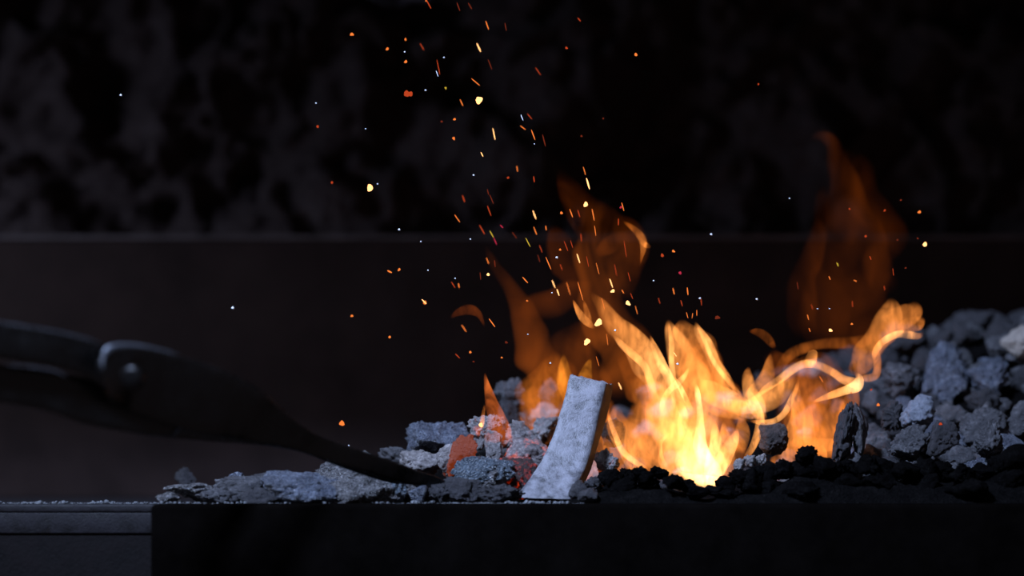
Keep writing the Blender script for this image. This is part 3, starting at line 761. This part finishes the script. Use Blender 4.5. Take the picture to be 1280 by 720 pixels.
flame('rolling lower fire of looping flames right of the main fire', (985, 580, .05), [
  ([(936, 458, 1, .4), (934, 470, 7, .8), (938, 486, 10, 1.0), (944, 502, 14, 1.1), (950, 518, 9, 1.0), (958, 526, 3, .5)], .05, 1.0),
  ([(964, 441, .8, .3), (962, 454, 6, .6), (958, 470, 10, .7), (952, 488, 13, .8), (944, 506, 14, .8)], .07, 1.1),
  ([(900, 498, 3, .5), (916, 508, 8, .9), (934, 512, 10, 1.0), (954, 506, 13, 1.0), (972, 494, 13, .9), (984, 480, 10, .8), (992, 466, 6, .6)], .05, 1.0),
  ([(942, 500, 1, .7), (956, 487, 4, 1.0), (972, 475, 5, 1.1), (988, 464, 5.5, 1.2), (1006, 456, 5.5, 1.1), (1024, 457, 5, .9), (1040, 465, 5, .9), (1054, 475, 6, 1.0), (1070, 480, 7, 1.2), (1076, 484, 3, .8)], .04, 1.0),
  ([(1016, 503, 1, .6), (1030, 497, 3.5, .9), (1046, 491, 5, 1.1), (1060, 486, 6, 1.5), (1070, 481, 8, 1.7), (1073, 472, 5, 1.4), (1068, 466, 1, .6)], .03, .9),
  ([(936, 526, 1, .5), (952, 527, 3.4, 1.0), (968, 525, 3.6, 1.2), (980, 516, 4, 1.2), (988, 502, 3.8, 1.1), (995, 486, 3, .8), (999, 472, .8, .3)], .03, 1.0),
  ([(996, 478, 2, .5), (997, 500, 8, .7), (996, 525, 11, .7), (992, 550, 13, .65), (984, 570, 14, .6), (974, 580, 6, .5)], .045, 1.0),
  ([(935, 484, 1, .5), (939, 498, 5, 1.0), (947, 516, 6, 1.2), (949, 534, 6, 1.1), (944, 552, 5, 1.0), (936, 566, 4, .9), (928, 576, 1, .4)], .03, 1.0),
  ([(926, 520, 3, .4), (930, 536, 9, .7), (930, 552, 10, .7), (926, 568, 5, .4)], .05, 1.0),
  # upper dim arc
  ([(964, 474, 1.4, 0.150), (974, 460, 5.4, 0.240), (984, 444, 6.8, 0.300), (1000, 434, 6.8, 0.300), (1024, 430, 6.8, 0.252), (1052, 431, 8.1, 0.228), (1078, 426, 8.1, 0.240), (1096, 414, 8.1, 0.240)], 0.09, 1.7),
  ([(1014, 437, 3, .7), (1014, 444, 8, .9), (1013, 452, 8, .9), (1011, 460, 3, .6)], .04, .9),
  # veils
  ([(1034, 470, 4, .15), (1030, 500, 30, .26), (1024, 530, 40, .36), (1016, 560, 38, .42), (1008, 584, 18, .3)], .08, 1.6),
  ([(1000, 496, 4, .2), (998, 520, 18, .38), (1000, 548, 24, .42), (998, 576, 14, .3)], .06, 1.4),
  ([(1070, 480, 5, .2), (1062, 504, 12, .32), (1056, 530, 12, .34), (1050, 556, 8, .3)], .05, 1.4),
  ([(1004, 440, 6, .12), (1016, 462, 26, .22), (1028, 486, 34, .25), (1032, 512, 30, .3), (1030, 540, 30, .35), (1022, 566, 26, .35), (1018, 580, 8, .3)], .06, 1.0),
  ([(1050, 496, 3, .3), (1046, 512, 12, .45), (1042, 534, 14, .5), (1036, 556, 16, .5), (1030, 572, 8, .4)], .05, 1.0),
  ([(1012, 506, 2, .3), (1013, 526, 7, .5), (1013, 548, 8, .6), (1012, 566, 5, .5)], .045, 1.0),
  ([(986, 556, 3, .4), (1004, 552, 8, .5), (1024, 556, 9, .6), (1042, 556, 8, .6), (1056, 550, 3, .5)], .03, 1.0),
  ([(1026, 556, 3, .4), (1028, 568, 7, .6), (1027, 582, 3, .5)], .02, 1.0),
  ([(962, 574, 2, .4), (976, 576, 8, .45), (986, 580, 8, .4), (990, 592, 3, .3)], .01, 1.0),
  ([(960, 440, 8, .05), (985, 470, 26, .16), (1000, 500, 34, .2), (1000, 540, 28, .22)], .10, 1.3),
])
flame('orange plume with two rounded tips leaning over the right coal heap', (1080, 470, .06), [
  ([(1060, 466, 4, .4), (1074, 456, 13, .5), (1086, 440, 17, .55), (1097, 420, 17, .6), (1107, 400, 18, .7), (1112, 384, 12, .7), (1114, 372, 3, .5)], .07, 1.0),
  ([(1094, 448, 2, .4), (1104, 424, 12, .5), (1118, 408, 17, .6), (1132, 396, 16, .6), (1142, 386, 12, .6), (1146, 377, 3, .4)], .08, 1.0),
  ([(1092, 452, 1, .5), (1095, 440, 4, .9), (1106, 427, 4.5, 1.1), (1122, 418, 4.5, 1.3), (1136, 418, 5, 1.2), (1148, 420, 4, .9), (1155, 416, 1, .4)], .05, 1.0),
  ([(1120, 412, 4, .4), (1134, 408, 10, .6), (1146, 404, 10, .6), (1153, 396, 4, .5)], .06, 1.0),
  ([(1072, 474, 3, .6), (1086, 474, 5, .7), (1095, 468, 5, .6), (1097, 450, 5, .5), (1096, 436, 2, .4)], .05, 1.0),
])
R_ = (1, .72, .7)
flame('small dull orange pointed flame at the left of the coals', (616, 555, .02), [
  ([(606, 466, .8, .5), (608, 480, 3.5, .6), (612, 500, 8, .5), (616, 522, 13, .45), (618, 545, 17, .4), (618, 562, 8, .2)], .02, .8, .7, R_),
  ([(598, 540, 1, .5), (601, 532, 3, .9), (603, 520, 2.6, .5), (606, 505, 1, .3)], .01, .9),
])
flame('translucent orange flame sheet behind the left side of the iron bar', (680, 550, .07), [
  ([(696, 438, 3, .15), (690, 462, 18, .32), (684, 490, 30, .42), (680, 515, 34, .42), (676, 540, 26, .35), (672, 560, 10, .2)], .09, 1.1, .7, (1, .95, .6)),
  ([(704, 442, 1, .3), (706, 456, 6, .6), (710, 474, 10, .6), (714, 496, 12, .4), (716, 520, 8, .2)], .06, .9, .7, (1, 1.1, .5)),
  ([(738, 448, 1, .3), (736, 458, 5, .6), (734, 474, 9, .5), (732, 496, 9, .3)], .06, .9, .7, (1, 1.1, .5)),
  ([(670, 480, 2, .2), (664, 500, 14, .3), (660, 524, 16, .3), (664, 548, 10, .2)], .08, 1.1),
  ([(650, 520, .6, .3), (656, 532, 2, .7), (663, 543, 2.2, .8), (669, 555, 1, .4)], .05, .9),
  ([(757, 500, 2, .2), (756, 530, 8, .35), (748, 560, 10, .4), (740, 590, 8, .4), (732, 612, 4, .3)], .055, 1.0),
])
flame('reddish crescent wisp of flame floating at left above the coals', (590, 395, .05), [
  ([(562, 398, .8, 0.044), (574, 391, 5, 0.088), (588, 387, 7, 0.121), (598, 391, 5, 0.121), (603, 400, 2.5, 0.110), (606, 410, .6, 0.055)], .05, 1.1, .7, (1, .9, 1.2))])
flame('short pale orange lick above the iron bar', (730, 395, .04), [
  ([(716, 374, .6, .3), (721, 384, 3, .7), (728, 396, 5, .8), (736, 404, 4.5, .8), (744, 411, 1, .5)], .04, .9),
  ([(729, 374, .6, .2), (732, 386, 3, .5), (735, 398, 4, .6), (741, 410, 1, .4)], .045, .9)])
flame('torn orange-red flame tip beside the spark column, upper right', (800, 300, .05), [
  ([(778, 276, .8, .1), (788, 283, 3, .25), (797, 291, 4.5, .45), (804, 300, 5, .6), (805, 311, 4, .5), (802, 322, 2, .25), (800, 332, .6, .1)], .05, 1.0),
  ([(800, 298, 1, .3), (807, 304, 4, .55), (814, 309, 1, .3)], .05, 1.0)])
flame('dull red-orange wisp floating above the looping right fire', (955, 420, .06), [
  ([(936, 414, 1, 0.072), (946, 415, 5, 0.180), (956, 420, 6, 0.228), (964, 428, 5, 0.210), (969, 436, 1.5, 0.120)], .06, 1.1),])
flame('large dim amber veil of flame above the iron bar', (740, 440, .12), [
  ([(700, 206, 4, 0.007), (708, 232, 12, 0.029), (728, 258, 22, 0.050), (752, 284, 32, 0.086), (756, 312, 36, 0.115), (748, 344, 34, 0.115), (752, 380, 32, 0.108), (766, 420, 34, 0.130), (782, 460, 34, 0.144), (790, 500, 24, 0.108)], .12, 1.5),
  ([(770, 268, 3, 0.022), (784, 288, 18, 0.050), (790, 312, 24, 0.065), (780, 340, 24, 0.058), (768, 370, 20, 0.043)], .14, 1.6),
  ([(606, 306, 2, 0.014), (618, 334, 8, 0.043), (640, 362, 12, 0.058), (656, 398, 18, 0.072), (672, 430, 26, 0.101), (686, 466, 28, 0.130), (694, 500, 20, 0.108)], .13, 1.5),
  ([(742, 352, 3, 0.036), (722, 366, 14, 0.050), (696, 376, 20, 0.050), (668, 390, 16, 0.043), (650, 402, 6, 0.029)], .15, 1.6),
  ([(736, 400, 6, 0.043), (722, 430, 34, 0.094), (718, 462, 40, 0.115), (730, 500, 34, 0.101)], .13, 1.6),
  ([(690, 282, 4, 0.022), (702, 310, 18, 0.036), (718, 336, 22, 0.036), (724, 366, 18, 0.029)], .16, 1.6),
  ([(744, 318, 4, 0.036), (760, 308, 12, 0.086), (776, 300, 10, 0.072), (788, 296, 3, 0.036)], .11, 1.5),
], mat='veil')
flame('tall faint brown-orange veil of flame rising above the right plume', (1050, 425, .15), [
  ([(1012, 176, 2, 0.012), (1024, 171, 6, 0.031), (1038, 178, 9, 0.037), (1048, 196, 14, 0.043), (1054, 226, 20, 0.043), (1058, 262, 30, 0.043), (1064, 300, 40, 0.043), (1060, 340, 46, 0.037), (1048, 384, 52, 0.037), (1046, 420, 46, 0.04), (1044, 452, 34, 0.03)], .16, 1.5),
  ([(1050, 186, 4, 0.012), (1070, 210, 14, 0.025), (1086, 244, 20, 0.031), (1104, 276, 24, 0.034), (1108, 306, 20, 0.028), (1098, 340, 18, 0.022), (1110, 372, 18, 0.019)], .18, 1.6),
  ([(1030, 230, 3, 0.012), (1024, 260, 12, 0.025), (1022, 300, 12, 0.025), (1006, 340, 16, 0.028), (1002, 384, 18, 0.028), (1010, 424, 14, 0.025)], .17, 1.6),
], mat='veil')
#ENDFLAMES

# ------------------------------------------------------------------ sparks and ash flecks
def emit(name, col, st):
    m, nt, N, L = new_mat(name)
    out = nd(nt, 'ShaderNodeOutputMaterial'); em = nd(nt, 'ShaderNodeEmission')
    em.inputs[0].default_value = (*col, 1); em.inputs[1].default_value = st
    L.new(em.outputs[0], out.inputs[0]); m.cycles.emission_sampling = 'NONE'
    return m
SM = {'y': emit('yellow_spark', (1, .46, .16), 2.6), 'o': emit('orange_spark', (1, .22, .04), 1.1), 'r': emit('red_spark', (1, .11, .03), .5),
      'd': emit('dim_spark', (1, .14, .06), .16), 'm': emit('magenta_spark', (1, .05, .12), .5), 'g': emit('greenish_spark', (.8, .55, .05), .8)}
wm, nt, _, _ = new_mat('white_ash'); 
_o = nd(nt, 'ShaderNodeOutputMaterial'); _b = nd(nt, 'ShaderNodeBsdfPrincipled', Roughness=.6); _b.inputs['Base Color'].default_value = (.85, .88, .92, 1)
nt.links.new(_b.outputs[0], _o.inputs[0]); SM['w'] = wm
SN = {'y': 'bright yellow-orange', 'o': 'orange', 'r': 'red', 'd': 'faint dark red', 'm': 'magenta', 'g': 'yellowish', 'w': 'pale blue-white'}
def spindle():
    bm = bmesh.new(); ns = 8
    prof = [(0, -1), (.55, -.86), (.9, -.5), (1, 0), (.9, .5), (.55, .86), (0, 1)]
    rings = []
    for r, z in prof:
        rings.append([bm.verts.new((r * math.cos(2 * PI * k / ns), r * math.sin(2 * PI * k / ns), z)) for k in range(ns)] if r > 0 else [bm.verts.new((0, 0, z))])
    for a, b in zip(rings[:-1], rings[1:]):
        for k in range(ns):
            if len(a) == 1: bm.faces.new((a[0], b[(k + 1) % ns], b[k]))
            elif len(b) == 1: bm.faces.new((a[k], a[(k + 1) % ns], b[0]))
            else: bm.faces.new((a[k], a[(k + 1) % ns], b[(k + 1) % ns], b[k]))
    me = bpy.data.meshes.new('spark'); bm.to_mesh(me); bm.free(); me.polygons.foreach_set('use_smooth', [True] * len(me.polygons)); return me
SP = spindle(); EB = coal_mesh('spark', 900, 3, 'block')
spm = {}
def smesh(kind, base):
    k = (kind, base)
    if k not in spm:
        m = (SP if base == 's' else EB).copy(); m.materials.clear(); m.materials.append(SM[kind]); spm[k] = m
    return spm[k]
STREAKS = [(533,0,539,11,'r',1),(571,3,575,14,'d',1),(585,3,590,12,'d',1),(607,26,611,37,'o',.9),(631,28,633,39,'d',.8),(525,54,530,63,'r',.8),(596,54,601,65,'y',1.1),
 (546,74,550,94,'r',.7),(610,74,615,87,'d',.8),(589,98,600,107,'o',.8),(575,124,579,133,'o',.9),(616,160,619,175,'y',.9),(601,190,604,196,'y',.8),(669,84,676,94,'r',.7),
 (659,142,665,149,'r',.8),(650,157,657,162,'o',.8),(664,162,669,175,'o',.9),(678,168,682,183,'d',1),(646,207,647,215,'o',.9),(667,220,668,228,'r',1),(578,244,581,253,'r',1),(568,268,575,278,'o',.8),
 (609,236,611,244,'d',.8),(612,243,617,255,'d',.8),(609,257,614,270,'r',.9),(625,281,629,285,'m',1),(599,281,606,293,'r',1),(612,288,617,297,'g',.9),(617,297,621,306,'m',.9),(666,263,670,274,'y',1),(667,283,671,294,'o',.9),
 (682,282,683,288,'o',.9),(657,297,663,309,'g',.8),(608,322,611,330,'o',.9),(618,325,619,334,'d',1),(653,346,660,354,'o',1),(682,321,689,337,'o',.9),(690,350,694,360,'y',.9),(696,361,699,370,'y',.9),(564,352,569,360,'r',.8),
 (573,354,574,360,'o',1),(527,374,533,380,'y',.9),(733,222,737,237,'y',1.3),(729,208,732,219,'o',.7),(712,261,716,272,'o',.9),(722,262,725,272,'r',.8),(740,261,743,276,'o',.9),(743,282,745,295,'o',.7),(726,292,727,302,'r',.8),(705,301,710,314,'r',.7),
 (721,317,725,329,'y',.9),(745,328,749,343,'o',.6),(708,352,713,369,'o',.7),(722,352,729,376,'o',.8),(611,398,619,409,'o',.9),(577,406,583,415,'o',.9),(569,442,575,448,'r',.8),(777,253,780,264,'o',.8),
 (773,273,773,282,'r',.9),(780,300,783,322,'r',.6),(762,348,766,360,'y',.9),(777,362,780,367,'o',.9),(794,382,797,393,'o',.6),(788,366,791,374,'r',.6),(841,360,843,368,'o',1),(859,359,860,369,'o',1),(851,375,853,383,'r',.8),(858,390,860,398,'o',.6),
 (866,391,865,398,'o',.6),(871,387,871,395,'o',.6),(876,372,877,382,'r',.7),(758,417,760,432,'o',.5),(745,445,749,458,'o',.5),(773,478,777,487,'y',.9),(484,338,490,341,'o',1.4),(722,22,726,27,'r',.9),(600,340,601,350,'d',.8),
 (674,306,678,316,'r',.7),(672,318,675,328,'d',.8),(733,320,736,334,'r',.6),(768,330,771,345,'r',.6),(785,340,788,352,'r',.6),(752,372,756,388,'o',.5),(700,330,703,338,'r',.7),(713,300,716,310,'r',.6),(640,290,646,298,'d',.8),
 (1046,328,1048,333,'g',1),(1036,345,1038,350,'o',.8),(1067,350,1071,352,'o',.8),(1087,320,1089,325,'r',.9),(1116,335,1117,345,'r',.6),(1105,357,1106,363,'r',.7),(1009,393,1011,400,'o',.7),(1065,376,1066,384,'r',.7),(1011,410,1013,415,'o',.8),(1014,380,1016,387,'r',.6),
 (996,352,998,362,'d',.8),(1024,470,1029,478,'o',.7),(545,88,548,96,'w',.6),(651,143,654,151,'w',.6),(842,440,846,446,'y',.5),(823,372,825,380,'r',.6)]
DOTS = [(507,49,1.5,'o'),(507,77,2,'o'),(599,125,4.6,'y'),(509,117,4,'r'),(513,117,3,'r'),(557,110,1.3,'g'),(568,149,1.8,'o'),(567,173,2,'o'),(552,152,1.6,'d'),(635,222,1.5,'r'),(610,343,1.9,'y'),(732,255,3.2,'y'),(702,266,1.8,'o'),
 (748,403,4.8,'y'),(734,427,4.2,'y'),(766,364,2.5,'y'),(785,379,3,'y'),(659,376,1.3,'o'),(588,440,1.5,'o'),(627,447,1.3,'o'),(633,428,2,'d'),(842,314,2,'o'),(828,319,2,'r'),(850,341,1.8,'m'),(897,397,3,'d'),(440,43,2.6,'o'),(484,61,2,'o'),
 (462,234,4.6,'y'),(415,228,1.6,'r'),(397,158,1.6,'r'),(499,337,1.8,'o'),(440,395,1.9,'o'),(487,421,1.6,'o'),(531,378,2.2,'o'),(427,529,3.6,'o'),(708,60,1.7,'r'),(795,68,2,'o'),(948,105,1.2,'r'),(1149,265,2.2,'o'),(1156,305,2.6,'y'),
 (1062,261,1.3,'r'),(1106,263,1.5,'r'),(1082,295,1.6,'r'),(1132,335,1.3,'d'),(1147,298,1.3,'d'),(1065,405,1.6,'o'),(1038,413,2.1,'y'),(1098,506,2,'o'),(1064,491,1.3,'r'),(1089,487,1.5,'r'),(1176,530,2,'r'),(601,531,2.6,'y'),(571,581,3,'r'),(700,312,1.4,'o'),
 (727,170,1.3,'d'),(754,148,1.2,'d'),(776,259,1.6,'m'),(735,612,2.2,'r'),(592,452,1.3,'d'),(533,1,1.4,'o'),(1122,300,1.2,'d'),(1126,250,1.3,'d')]
FLECKS = [(151,119,2.0),(291,385,2.3),(395,129,1.2),(555,72,1.3),(532,113,1.4),(592,219,1.5),(696,322,2),(535,338,1.2),(588,299,1.3),(526,302,1.2),(889,293,2),(817,351,1.3),(875,373,1.8),(769,413,1.8),(847,455,2.0),(457,161,1.1),(472,230,1.2),
 (499,287,1.9),(506,65,1.3),(690,366,1.2),(946,374,1.8),(987,248,1.2),(1022,386,1.1),(1037,386,1.1),(688,454,1.4),(436,557,1.3),(569,348,1.2),(660,418,1.0),(668,180,1.0)]
SA = [(599, 125, 'big round spark high in the centre'), (462, 234, 'big lone spark at left'), (732, 255, 'round spark over the amber veil'), (748, 403, 'big spark above the bar'), (507, 117, 'red flat ember at upper left'), (617, 297, 'two-coloured streak'),
      (606, 466, 'small left flame tip'), (735, 466, 'iron bar top'), (804, 300, 'torn flame tip'), (850, 400, 'main fire tips'), (1030, 172, 'tip of the tall right veil'), (1128, 380, 'right plume'), (1010, 440, 'looping right fire'), (535, 0, 'upper edge streaks'),
      (427, 529, 'lone spark over the tongs'), (151, 119, 'lone fleck far left'), (700, 60, 'dark space over the spark column'), (1160, 520, 'heart-shaped stone'), (590, 390, 'crescent wisp'), (690, 330, 'left edge of the amber veil'), (640, 200, 'middle of the spark column')]
SPEC = {(599, 125): 'biggest round glowing spark high above the iron bar', (462, 234): 'big round glowing spark alone left of the spark column', (748, 403): 'big glowing spark just above and right of the bar top',
        (734, 427): 'second round glowing spark right above the bar top', (509, 117): 'red flat ember drifting at upper left, its left half', (513, 117): 'red flat ember drifting at upper left, its right half',
        (427, 529): 'lone orange spark hanging just over the tongs', (151, 119): 'lone blue-white ash fleck far up at left', (291, 385): 'lone blue-white ash fleck above the tongs rivet', (440, 43): 'leftmost orange spark near the top of the photo',
        (1156, 305): 'brightest spark to the right of the tall dim veil', (601, 531): 'bright yellow spark sitting on ash below the small left flame', (571, 581): 'small red glowing spot on the pale ash lump', (732, 255): 'round glowing spark at the top of the amber veil'}
rs = random.Random(3)
def spark_label(px, py, kind, shape):
    if (px, py) in SPEC: return SPEC[(px, py)]
    if kind == 'y' and shape.startswith('short'): shape = shape[6:]
    an = [a for a in SA if abs(a[0] - px) + abs(a[1] - py) > 6]
    d, a, dist = relation(px, py, an)
    nr = 'close ' if dist < 28 else '' if dist < 60 else 'well ' if dist < 110 else 'far '
    lb = '%s %s %s%s the %s' % (SN[kind], shape, nr, d, a)
    return lb if len(lb.replace('-', ' ').split()) <= 16 else '%s %s %s the %s' % (SN[kind], shape, d, a)
for (a, b, c, d, k, wd) in STREAKS:
    Y = rs.uniform(-.03, .07)
    p, q = P(a, b, Y), P(c, d, Y)
    o = bpy.data.objects.new('spark' if k != 'w' else 'ash_fleck', smesh(k, 's')); C.objects.link(o)
    v = q - p; v.y = v.length * rs.uniform(-.3, .3)
    o.location = (p + q) / 2; o.rotation_euler = v.to_track_quat('Z', 'Y').to_euler(); wd *= .72
    o.scale = (M(wd), M(wd), max(v.length / 2, M(wd)))
    ln = math.hypot(c - a, d - b); shp = 'streak spark' if ln > 10 else 'short trail spark'  # exposure trails of flying sparks, shaped as solid glowing spindles
    if k == 'w': shp = 'thin ash streak'
    tag(o, spark_label((a + c) / 2, (b + d) / 2, k, ('long ' if ln > 14 else '') + shp), 'spark' if k != 'w' else 'ash fleck', 'sparks flying over the fire' if k != 'w' else 'ash flecks in the air')
for (a, b, r, k) in DOTS:
    Y = rs.uniform(-.02, .05) if r < 3 else rs.uniform(-.01, .01)
    if (a, b) in ((1098, 506), (1176, 530)): Y = -.02
    if (a, b) in ((601, 531), (571, 581)): Y = -.002
    o = bpy.data.objects.new('spark', smesh(k, 'b')); C.objects.link(o)
    o.location = P(a, b, Y); o.scale = (M(r * rs.uniform(.85, 1.1)), M(r), M(r * rs.uniform(.85, 1.15))); o.rotation_euler = (0, rs.uniform(-.6, .6), rs.uniform(0, 6))
    tag(o, spark_label(a, b, k, 'round spark' if r > 1.7 else 'dot spark'), 'spark', 'sparks flying over the fire')
for (a, b, r) in FLECKS:
    o = bpy.data.objects.new('ash_fleck', smesh('w', 'b')); C.objects.link(o)
    o.location = P(a, b, rs.uniform(-.03, .03)); o.scale = [M(r * .8)] * 3
    tag(o, spark_label(a, b, 'w', 'ash fleck'), 'ash fleck', 'ash flecks in the air')

# things whose words would read alike: the place among them tells them apart
seen = {}
for o in C.objects:
    if o.get('label') and o.parent is None: seen.setdefault(o['label'], []).append(o)
for lb, os_ in seen.items():
    n = len(os_)
    if n < 2: continue
    q = [proj(o.location) for o in os_]
    sx = max(a[0] for a in q) - min(a[0] for a in q); sy = max(a[1] for a in q) - min(a[1] for a in q)
    words = {2: ('leftmost', 'rightmost'), 3: ('leftmost', 'middle', 'rightmost'), 4: ('leftmost', 'second', 'third', 'rightmost')} if sx >= sy else {2: ('upper', 'lower'), 3: ('topmost', 'middle', 'lowest'), 4: ('topmost', 'second', 'third', 'lowest')}
    order = sorted(range(n), key=lambda k: q[k][0 if sx >= sy else 1])
    for r_, k in enumerate(order):
        if n <= 4: os_[k]['label'] = words[n][r_] + ' ' + lb
